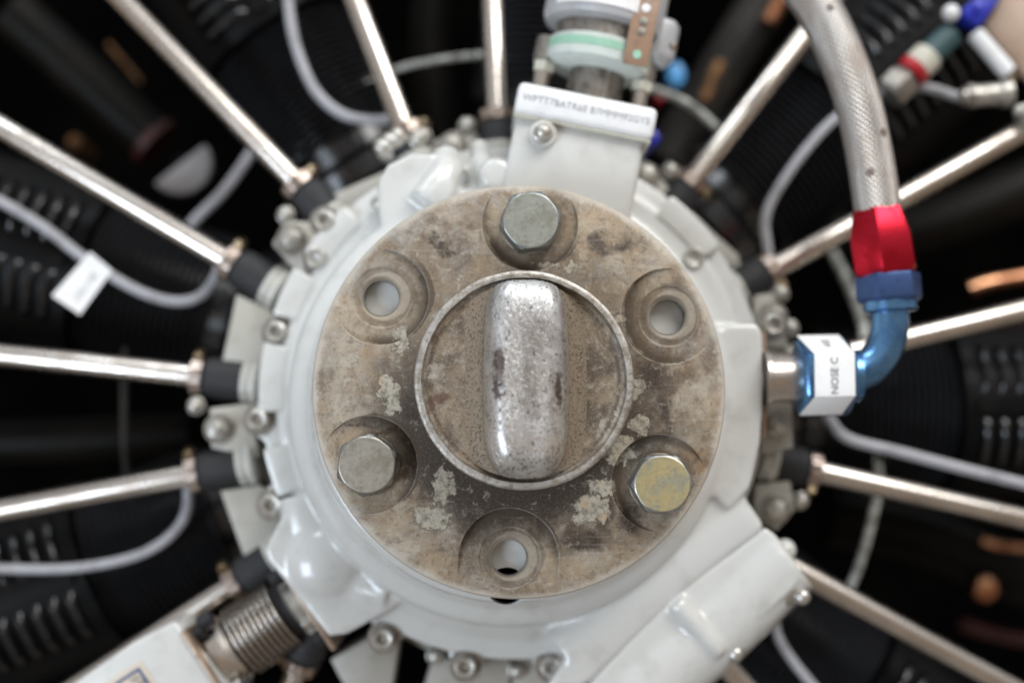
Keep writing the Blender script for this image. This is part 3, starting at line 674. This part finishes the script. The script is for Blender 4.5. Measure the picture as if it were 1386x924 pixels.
for j in range(NY+1):
    for i in range(NX+1):
        u = -1+2*i/NX; w_ = -1+2*j/NY
        x = u*HX; y = w_*HY
        by, hb = .0572, .0050
        bx = .0238*(1-.10*(y/by)**2)
        qx = max(0, abs(x)-(bx-.0150))/.0150; qy = max(0, abs(y)-(by-.0270))/.0270      # rounded box profile
        q = (qx**2.2+qy**2.2)**(1/2.2)
        if q < 1: h = hb+(HH-hb)*(1-q**3.0)**.52
        else: h = hb*math.exp(-((q-1)*.0150/.0045))
        h += nz((x,y,1), 90)*.00012*min(1, h/.01)+nz((x,y,3), 30)*.0005*min(1, h/.02)
        g.v.append(V(bc.x+x, bc.y+y, .0257+h))
g.f = [(j*(NX+1)+i, j*(NX+1)+i+1, (j+1)*(NX+1)+i+1, (j+1)*(NX+1)+i) for j in range(NY) for i in range(NX)]
# trim whatever pokes out past the dish
rim2 = .0552**2
keep = [((p.x-cap0.x)**2+(p.y-cap0.y)**2) < rim2 for p in g.v]
g.f = [f for f in g.f if all(keep[i] for i in f)]
used = sorted({i for f in g.f for i in f}); mp_ = {a: b for b, a in enumerate(used)}
g.v = [g.v[i] for i in used]; g.f = [tuple(mp_[i] for i in f) for f in g.f]
mk('raised_bar', g, bar_material(0, HH), cap, org=V(bc.x, bc.y, .0262), angle=80)

# ================================================================ governor
GZ = -.074; s = MPP(GZ); gd = V(.195,.98,0).normalized(); gu = V(gd.y,-gd.x,0); gb = P(788,166,GZ)
gv = thing('propeller_governor', gb, 'grey white propeller governor stacked on a white pad above the flange', 'governor')
def gp(u, t, z=0.): return gb+gu*(u*s)+gd*(t*s)+V(0,0,z)
g = G().box(gp(-2,-76), gu*(88*s), gd*(64*s), V(0,0,.029)); mk('governor_pad', g, WHITE, gv, bevel=.005, segs=3)
g = G().box(gp(0,0), gu*(94*s), gd*(22*s), V(0,0,.034)); mk('label_block', g, WHITEP, gv, bevel=.004, segs=3)
mk('gasket', G().box(gp(0,-24,.0), gu*(92*s), gd*(1.0*s), V(0,0,.0332)), CREAM, gv)
c_ = gp(-50,-42,.030); pd = mk('bolt_seat', G().lathe(c_, ZP, [(.0085,-.002),(.0085,.003),(.0078,.004),(.004,.004)], 28), WHITE, gv)
put('acorn_nut', M_ACORN, c_+V(0,0,.001), ZP, pd)
mk('adapter_column', G().lathe(gp(8,20), gd, [(38*s,0),(38*s,62*s)], 40), DSTEEL, gv)
mk('column_rib', G().lathe(gp(14,20,.008), gd, [(20*s,0),(20*s,62*s)], 28), STEEL, gv)
for u in (-66, 70):
    st = mk('stud', G().lathe(gp(u,18,.004), gd, [(11.5*s,0),(11.5*s,52*s)], 24), CHROME, gv)
    mk('nut', G().lathe(gp(u,56,.004), gd, [(15*s,0),(16*s,12*s),(13*s,14*s)], 6), CREAM, st)
    mk('flange_ear', G().lathe(gp(u,72,.0), gd, [(17*s,0),(17*s,34*s)], 24), DSTEEL, gv)
mk('mint_ring', G().lathe(gp(4,74), gd, [(60*s,-4*s),(68*s,0),(72*s,3*s),(72*s,30*s),(68*s,34*s)], 64), MINT, gv)
mk('green_stripe', G().ringlathe(gp(4,89), gd, [(71*s,0),(72.6*s,0),(72.6*s,11*s),(71*s,11*s)], 64), GREEN, gv)
mk('neck', G().lathe(gp(4,106), gd, [(66*s,0),(66*s,26*s)], 56), PIPEG if False else DSTEEL, gv)
mk('governor_body', G().lathe(gp(2,128), gd, [(70*s,0),(80*s,4*s),(83*s,14*s),(83*s,90*s)], 64), BLUEW, gv)
mk('paper_band', G().sector(gp(2,142), gd, 83.2*s, 84.2*s, 0, 26*s, -.95, .75, 24), PAPER, gv)
uu = 52
sb = mk('clamp_strap', G().box(gp(uu,126,.0335), gu*(17*s), gd*(54*s), V(0,0,.0012)), BROWN, gv, bevel=.0008)
for t_, m_ in ((86,GREEN),(118,DSTEEL),(132,DSTEEL),(150,WHITEP),(168,WHITEP)):
    mk('rivet', G().lathe(gp(uu,t_,.0345), ZP, [(6.5*s,0),(5.5*s,.0008),(.0001,.0010)], 20), m_, sb)
mk('side_valve', G().lathe(gp(84,96,.0), gd, [(14*s,0),(24*s,14*s),(24*s,60*s),(18*s,66*s)], 8), BLUEW, gv, bevel=.001)
mk('valve_tip', G().ball(gp(100,118,.018), 6*s, 12), CLAMPM, gv)

def text_mesh(body, size, o_, ux, uy, depth=.0002):
    cu = bpy.data.curves.new('t', 'FONT'); cu.body = body; cu.size = size; cu.align_x = 'CENTER'; cu.align_y = 'CENTER'; cu.resolution_u = 3
    ob = bpy.data.objects.new('t', cu); COL.objects.link(ob); d_ = bpy.context.evaluated_depsgraph_get(); d_.update()
    me = bpy.data.meshes.new_from_object(ob.evaluated_get(d_)); ux = ux.normalized(); uy = uy.normalized(); n_ = ux.cross(uy)
    g_ = G(); g_.add([o_+ux*v.co.x+uy*v.co.y+n_*depth for v in me.vertices], [tuple(p.vertices) for p in me.polygons])
    bpy.data.objects.remove(ob); bpy.data.curves.remove(cu); bpy.data.meshes.remove(me); return g_
mk('label_lettering', text_mesh('WPTT7BATR60 B7MMM92GYS', 13.0*s, gp(0,1,.0342), gu, gd), INKL, gv)

# ================================================================ braided oil hose
HZ = -.058; s = MPP(HZ)
hs = thing('braided_oil_hose', P(1110,508,HZ), 'braided steel oil hose with red and blue fittings, right of the flange', 'oil hose')
mk('braided_sleeve', G().tube([P(1045,-60,HZ-.02), P(1098,-2,HZ-.008), P(1133,62,HZ), P(1160,135,HZ+.002), P(1177,210,HZ), P(1189,292,HZ)], .0146, 40, 14), BRAID, hs)
a, b = P(1187,283,HZ), P(1200,372,HZ); d = (b-a).normalized(); L = (b-a).length
mk('red_socket', G().lathe(a, d, [(.0150,0),(.0166,.0006),(.0188,L*.20),(.0212,L*.42),(.0212,L*.90),(.0196,L)], 6, hint=V(.64,0,.77)), REDA, hs, bevel=.0009, angle=20)
a, b = P(1201,371,HZ), P(1204,409,HZ); d2 = (b-a).normalized(); L = (b-a).length
mk('blue_swivel_nut', G().lathe(a, d2, [(.0200,0),(.0208,.001),(.0208,L*.85),(.0190,L)], 6, hint=V(.45,0,.9)), BLUED, hs, bevel=.0008, angle=20)
mk('blue_collar', G().lathe(b, d2, [(.0168,-.001),(.0168,.0050),(.0150,.0062)], 36), BLUEA, hs)
mk('blue_elbow', G().tube([P(1204,414,HZ), P(1204,440,HZ), P(1200,462,HZ), P(1190,482,HZ), P(1174,497,HZ), P(1150,507,HZ)], .0118, 32, 8), BLUEA, hs)
nx = V(1,0.02,0).normalized(); a = P(1078,510,HZ); L = 74*s; R_ = .0250
hn = V(0,.5,.866)
mk('blue_port_nut', G().lathe(a, nx, [(.0225,0),(R_,.003),(R_,L-.004),(.0215,L)], 6, hint=hn), BLUEA, hs, bevel=.0008, angle=20)
mk('end_collar', G().lathe(a, nx, [(.0165,L-.001),(.0165,L+.005),(.0135,L+.0065)], 32), BLUEA, hs)
# paper wrapped round three facets
g = G(); La, Lb = 9*s, 64*s; Rp = R_+.0009
cor = [V(0, Rp*math.sin(q), Rp*math.cos(q)) for q in (math.radians(90), math.radians(30), math.radians(-30), math.radians(-90))]
cor[3] = cor[3]+V(0,.002,.004)
vs_ = []
for rr_ in (1., 1.012):
    for j, c_ in enumerate(cor):
        sk = (-8*s if j in (0, 3) else 4*s)
        vs_ += [a+nx*(La+sk)+c_*rr_, a+nx*(Lb+(-5*s if j in (0,3) else 3*s))+c_*rr_]
fs_ = []
for j in range(3): fs_ += [(2*j,2*j+2,2*j+3,2*j+1), (8+2*j,8+2*j+1,8+2*j+3,8+2*j+2)]
for j in range(3): fs_ += [(2*j,2*j+8,2*j+10,2*j+2), (2*j+1,2*j+3,2*j+11,2*j+9)]
fs_ += [(0,1,9,8),(6,14,15,7)]
pl = mk('paper_label', G().add(vs_, fs_), PAPER, hs, bevel=.00028)
fc = a+nx*(40*s)+V(0,0,Rp*.866*1.014)
mk('lettering', text_mesh('NOSE C', 14*s, fc+V(0,-1*s,0), V(0,1,0), -nx, .0004), INK, pl)
uf = V(0, .5, -.866)*-1; uf = (cor[0]-cor[1]).normalized()
mk('lettering', text_mesh('ASE', 14*s, a+nx*(36*s)+(cor[0]+cor[1])*.5*1.014+uf*(1*s), uf, -nx, .0004), INK, pl)
a = P(1034,512,HZ-.008); L2 = (P(1082,512,HZ-.008)-a).length
mk('steel_adapter', G().lathe(a, nx, [(.0175,0),(.0175,.003),(.0158,.0036),(.0158,L2)], 36), CHROME, hs)

# ================================================================ bellows coupling and drain housing
BZ = -.125; s = MPP(BZ); bd = V(.83,.56,0).normalized(); bn = V(-bd.y,bd.x,0); bc_ = P(356,848,BZ)
bw = thing('ribbed_coupling', bc_, 'ribbed dark steel bellows coupling with bolts, lower left of the casing', 'coupling')
def bp(t, u, z=0.): return bc_+bd*(t*s)+bn*(u*s)+V(0,0,z)
mk('dark_gap_sleeve', G().lathe(bp(-48,0), bd, [(38.5*s,0),(38.5*s,118*s)], 40), RUBBER, bw)  # black so the shade between the rings is in the colour
gr = G().ringlathe(O0, ZP, [(39*s,-1.4*s),(46*s,-2.3*s),(48.6*s,-1.5*s),(49.6*s,0),(48.6*s,1.5*s),(46*s,2.3*s),(39*s,1.4*s)], 48)
M_RING = proto('ribbed_ring', gr, CHROME, angle=80)
for k in range(9): put('ribbed_ring', M_RING, bp(-32+k*8.0, 0), bd, bw)
mk('end_collar', G().lathe(bp(46,0), bd, [(36*s,0),(42*s,6*s),(42*s,26*s)], 40), STEEL, bw)
mk('lower_collar', G().lathe(bp(-66,0), bd, [(50*s,0),(50*s,18*s),(44*s,26*s)], 40), CHROME, bw)
mk('upper_flange_plate', G().box(bp(74,0), bd*(3.5*s), bn*(74*s), V(0,0,.036)), TAN, bw, bevel=.0008)
mk('lower_flange_plate', G().box(bp(-74,0), bd*(4*s), bn*(56*s), V(0,0,.034)), TAN, bw, bevel=.0008)
for t_, u_, m_ in ((-66,42,RUBBER),(-48,50,RUBBER),(58,44,RUBBER),(-62,-46,STEEL),(62,-26,STEEL),(-52,-52,RUBBER),(64,-52,RUBBER)):
    b_ = mk('bolt', G().lathe(bp(t_,u_,.020), bd*(1 if t_ > 0 else -1), [(12*s,-9*s),(12*s,9*s),(9*s,11*s)], 6), m_, bw, bevel=.0005)
dh = thing('drain_housing', P(215,905,-.12), 'pale grey drain housing with a framed sand placard at the bottom left', 'housing')
HZ2 = -.093
g = G().prism(pxpoly([(238,838),(312,935),(310,990),(60,990),(98,925),(180,868)], HZ2), -.16, HZ2)
mk('housing_body', g, WHITE, dh, bevel=.004, segs=3)
z_ = HZ2+.0006
plq = [(146,922),(190,893),(240,965),(180,985)]
pk = mk('placard', G().prism(pxpoly(plq, z_), HZ2, z_), SAND, dh)
def inset(pts, k):
    c_ = (sum(p[0] for p in pts)/len(pts), sum(p[1] for p in pts)/len(pts)); return [(c_[0]+(p[0]-c_[0])*k, c_[1]+(p[1]-c_[1])*k) for p in pts]
i1 = [(155,924),(188,902),(233,966),(182,980)]; i2 = [(162,924),(187,908),(226,966),(186,974)]
a1, a2 = pxpoly(i1, z_), pxpoly(i2, z_)
g = G(); g.v = [V(p[0],p[1],z_+.0003) for p in a1+a2]; g.f = [(i, (i+1) % 4, 4+(i+1) % 4, 4+i) for i in range(4)]
mk('placard_border', g, NAVY, pk)
td = (P(188,902,z_)-P(155,924,z_)).normalized(); tn_ = V(-td.y, td.x, 0)
mk('placard_lettering', text_mesh('OIL\nSUMP', 9*s, P(186,922,z_), td, tn_, .0006), INK, pk)

# ================================================================ cables
def cable(name, lab, pts, wpx, z, m=LEAD, cat='cable', group=None, z2=None, ferr=False):
    n = len(pts); zz = [z+(z2-z)*i/(n-1) if z2 is not None else z for i in range(n)]
    pp = [P(x, y, q) for (x, y), q in zip(pts, zz)]
    root = thing(name, pp[0], lab, cat, group)
    mk('sleeve', G().tube(pp, wpx*.5*MPP(z), 14, 10), m, root)
    if ferr: mk('ferrule', G().lathe(pp[-1], (pp[-1]-pp[-2]), [(wpx*.62*MPP(z),-.008),(wpx*.62*MPP(z),.008)], 16), STEEL, root)
    return root
GR = 'grey ignition leads in front of the cylinders'
cable('ignition_lead', 'grey lead looping down from the top edge over the upper left cylinder', [(388,-40),(390,0),(400,60),(425,120),(460,153),(500,163),(540,160)], 15, -.160, group=GR)
tg = cable('ignition_lead', 'grey lead sagging on the left with a folded white paper tag', [(-40,255),(0,272),(60,308),(115,350),(180,390),(230,407),(268,402),(292,375),(300,340)], 15, -.160, group=GR)
A = pxpoly([(128,342),(150,362),(147,380),(108,427),(72,400),(120,345)], -.155)
tp = mk('paper_tag', G().prism(pxpoly([(122,341),(152,366),(108,426),(70,400)], -.156), -.1568, -.156), PAPER, tg)
d_ = (P(152,366,-.156)-P(108,426,-.156)).normalized()
mk('lettering', text_mesh('CYL 7 FR', 11*MPP(-.156), P(117,388,-.1558), d_, V(-d_.y,d_.x,0), .0003), INKL, tp)
cable('ignition_lead', 'grey lead curving up into the tube boot, low on the left', [(-40,768),(0,769),(90,769),(170,756),(220,733),(250,698),(256,650)], 14, -.160, group=GR)
cable('ignition_lead', 'grey lead arching from behind the braided hose down to a boot, upper right', [(1316,133),(1295,131),(1260,120),(1215,117),(1170,135),(1120,170),(1070,230),(1037,290),(1040,345)], 14, -.155, group=GR)
cable('ignition_lead', 'grey lead running off the right edge from under the labelled nut', [(1112,540),(1125,570),(1150,594),(1220,612),(1300,633),(1400,658)], 15, -.150, group=GR)
cable('ignition_lead', 'grey lead hanging below the accessory housing at lower right', [(1062,800),(1050,830),(1054,862),(1078,900),(1120,950)], 13, -.160, group=GR)
cable('ignition_lead', 'grey lead seen between two tubes beside the silver dome', [(350,190),(330,222),(300,262),(262,300),(245,330)], 14, -.215, group=GR)
cable('ignition_lead', 'thin grey lead passing behind the blue elbow and two tubes', [(1100,300),(1125,340),(1150,388),(1168,440),(1170,490)], 14, -.27, WIREW, group=GR, z2=-.18)
cable('ignition_lead', 'thin greenish lead dropping between two tubes, right of the accessory housing', [(1180,560),(1190,650),(1183,690),(1172,735),(1158,778),(1148,800)], 12, -.20, WIREW, group=GR)
cable('control_wire', 'short whitish wire between two tubes left of the governor', [(400,215),(440,165),(490,118),(540,93),(590,82),(650,75),(730,76)], 9, -.20, WIREW, 'wire')
cable('control_wire', 'pale wire slanting behind the governor towards the upper right tube', [(850,110),(895,125),(930,140),(965,168),(1000,205)], 11, -.20, WIREW, 'wire')
cable('control_wire', 'thin upright tan wire crossing between the two left tubes', [(170,470),(168,520),(168,580),(170,630),(178,690),(190,760)], 10, -.20, PIPEG, 'wire')

# ================================================================ things between and behind the cylinders
def pipe(lab, pts, wpx, z, m, name='intake_pipe', cat='pipe', z2=None, extra=None):
    return cable(name, lab, pts, wpx, z, m, cat, None, z2)
ip = pipe('dark olive pipe with a red end band, upper left between two tubes', [(20,20),(100,90),(212,196)], 72, -.30, PIPE)
a, b = P(205,189,-.3), P(216,199,-.3); mk('red_band', G().lathe(a, b-a, [(37*MPP(-.3),0),(37*MPP(-.3),(b-a).length*.8)], 32), DRED, ip)
a = P(247,226,-.262); sd = thing('silver_dome', a, 'dull silver half round dome below the olive pipe, upper left', 'dome cap')
dirn = V(.62,-.78,0).normalized(); tt = V(-dirn.y,dirn.x,0); sr = 44*MPP(-.262)
pts = [a+tt*(sr*math.cos(q))+dirn*(sr*.98*math.sin(q)-.004) for q in [PI*k/28 for k in range(29)]]
mk('dome_shell', G().prism([(p.x,p.y) for p in pts], -.275, -.262), SILV, sd, bevel=.002)
mk('dome_stem', G().lathe(a+V(0,0,-.03), ZP, [(.012,-.03),(.012,.018)], 20), PIPE, sd)
pipe('dark pipe standing upright between two tubes at the top', [(590,-40),(582,60),(590,140),(600,220)], 60, -.33, PIPE)
pipe('smoky grey pipe slanting down just right of the governor', [(1075,-60),(1010,40),(955,130),(900,220)], 66, -.34, PIPEG)
pipe('dark brown pipe lying level between the two left tubes', [(-60,598),(60,596),(160,592),(260,588)], 62, -.31, PIPE)
pipe('dark pipe behind the red hose fitting, right of the upper right cylinder', [(1120,330),(1220,318),(1330,280),(1430,235)], 80, -.34, PIPE)
pipe('dark pipe running between the two tubes at the lower right', [(1120,700),(1230,720),(1330,760),(1430,800)], 88, -.34, PIPE)
pipe('slim orange brown glint built as a pipe right of the governor', [(975,84),(964,108),(952,136)], 17, -.30, ORANGE_GLINT, 'glint_rod')  # warm reflection modelled as an orange pipe
pipe('copper coloured glint built as a pipe end near the right edge, above the upper level tube', [(1312,391),(1345,382),(1440,366)], 20, -.27, COPPER_GLINT, 'glint_pipe')  # bright reflection on a pipe, put into copper geometry
pipe('short copper glint of pipe far right, below the long level tube', [(1328,731),(1352,738),(1400,742)], 12, -.30, COPPER_GLINT, 'glint_pipe')  # copper glint modelled as a short length of pipe
pipe('faint copper glint built as a pipe right of the red hose fitting', [(1268,272),(1300,262),(1345,248)], 18, -.36, COPPER_GLINT, 'glint_pipe')  # faint copper glint modelled as pipe
pipe('dark red pipe low on the right edge', [(1300,842),(1350,858),(1410,868)], 20, -.36, DRED, 'glint_pipe')
pipe('thin orange glow built as a rod inside the dark gap at upper left', [(146,60),(165,82),(190,112)], 6, -.34, ORANGE_GLINT, 'glint_rod')  # strip of orange glow modelled as a rod
pipe('copper glint built as a stub at the top, left of the braided hose', [(1040,30),(1052,8),(1060,-15)], 20, -.32, COPPER_GLINT, 'glint_pipe')  # warm glint in the gap modelled as copper
def disc(name, lab, cat, x, y, rpx, z, m, hx=False):
    p = P(x, y, z); r_ = rpx*MPP(z); t_ = thing(name, p, lab, cat)
    mk('disc_face', G().lathe(p, ZP, [(r_,-.01),(r_,-.002),(r_*.8,.0005),(r_*.3,.0015),(.0001,.0017)], 28), m, t_)
    mk('disc_stem', G().lathe(p, ZP, [(r_*.6,-.05),(r_*.6,-.009)], 16), m, t_); return t_
disc('warm_glint_disc', 'round copper glint disc near the right edge under the sloping tube', 'plug', 1336, 797, 17, -.30, COPPER_GLINT)  # blurred copper highlight modelled as a solid disc
disc('warm_glint_disc', 'small orange glow disc in the dark gap between the two upper left tubes', 'plug', 101, 192, 11, -.34, ORANGE_GLINT)  # orange glow in the gap modelled as a solid disc
disc('sky_blue_glint', 'bright sky blue glint disc just right of the governor', 'cap', 915, 101, 13, -.28, SKYB).scale = (1, 1, 1.4)  # blue glint put into a coloured disc
disc('red_light_spot', 'tiny red light spot below the sky blue one', 'cap', 893, 133, 6, -.26, REDP)  # spot of red light put into a coloured disc
disc('blue_plug', 'small dark blue plug peeking out from the right end of the white label block', 'cap', 882, 186, 13, -.13, BLUEP)
# spark plug group, top right
SZ = -.148; s = MPP(SZ)
a, b = P(1236,96,SZ), P(1296,38,SZ); d = (b-a).normalized(); L = (b-a).length
sp_ = thing('spark_plug_lead', a, 'red, cream and teal sleeved plug fitting at the top right', 'plug fitting')
mk('red_band', G().lathe(a, d, [(21*s,-8*s),(23*s,-2*s),(23*s,6*s)], 28), REDP, sp_)
mk('cream_band', G().lathe(a, d, [(22*s,6*s),(22*s,30*s),(19*s,33*s)], 28), CREAM, sp_)
mk('teal_sleeve', G().lathe(a, d, [(18*s,32*s),(18*s,74*s),(14*s,78*s)], 28), TEAL, sp_)
mk('steel_hex', G().lathe(a, d, [(24*s,-50*s),(27*s,-46*s),(27*s,-22*s),(18*s,-9*s)], 6), DSTEEL, sp_, bevel=.001)
mk('white_tip', G().ball(P(1287,18,SZ+.01), 12*s, 16), WHITEP, sp_)
a, b = P(1318,44,SZ), P(1366,100,SZ)
t_ = thing('white_sleeve', a, 'white ceramic sleeve slanting down at the top right corner', 'sleeve')
mk('sleeve', G().lathe(a, b-a, [(8*s,0),(12*s,3*s),(12*s,(b-a).length-3*s),(8*s,(b-a).length)], 24), WHITEP, t_)
mk('tip', G().lathe(b, b-a, [(5*s,0),(5*s,12*s)], 16), GOLD, t_)
t_ = thing('blue_clip', P(1330,12,SZ), 'blue plastic clip at the top right corner', 'clip')
mk('clip_body', G().prism(pxpoly([(1302,12),(1318,0),(1345,-25),(1372,-25),(1336,22),(1328,34),(1306,24)], SZ+.01), SZ-.01, SZ+.01), BLUEP, t_, bevel=.002)
mk('clip_tab', G().prism(pxpoly([(1318,4),(1330,0),(1334,14),(1322,18)], SZ+.014), SZ+.009, SZ+.014), BLUEP, t_, bevel=.001)
t_ = mk('tan_panel', G().prism(pxpoly([(1332,36),(1372,-30),(1430,-30),(1430,120),(1392,112)], -.16), -.165, -.16), TANP, bevel=.002)
tag(t_, 'flat tan panel filling the top right corner behind the white sleeve', 'panel')
a, b = P(1308,131,SZ), P(1372,126,SZ); d = (b-a); L = d.length
t_ = thing('steel_connector', a, 'steel barrel connector on the end of the arching lead, top right', 'connector')
mk('barrel', G().lathe(a, d, [(12*s,-6*s),(12*s,4*s),(15*s,6*s),(15*s,L*.8)], 28), STEEL, t_)
mk('end_ring', G().lathe(a, d, [(18*s,L*.72),(19*s,L*.76),(19*s,L*.92),(16*s,L*.95)], 28), STEEL, t_)
mk('hex_shoulder', G().lathe(a, d, [(18*s,0),(18*s,10*s)], 6), DSTEEL, t_, bevel=.0006)
t_ = thing('pushrod_end_nut', P(1384,158,-.13), 'bright steel nut on the far end of the tube at the right edge', 'nut')
mk('nut_body', G().lathe(P(1384,160,-.14), V(.87,.48,0), [(17*s,-4*s),(19*s,0),(19*s,24*s)], 6), STEEL, t_, bevel=.001)
mk('nut_ball', G().ball(P(1380,150,-.125), 9*s, 14), STEEL, t_)
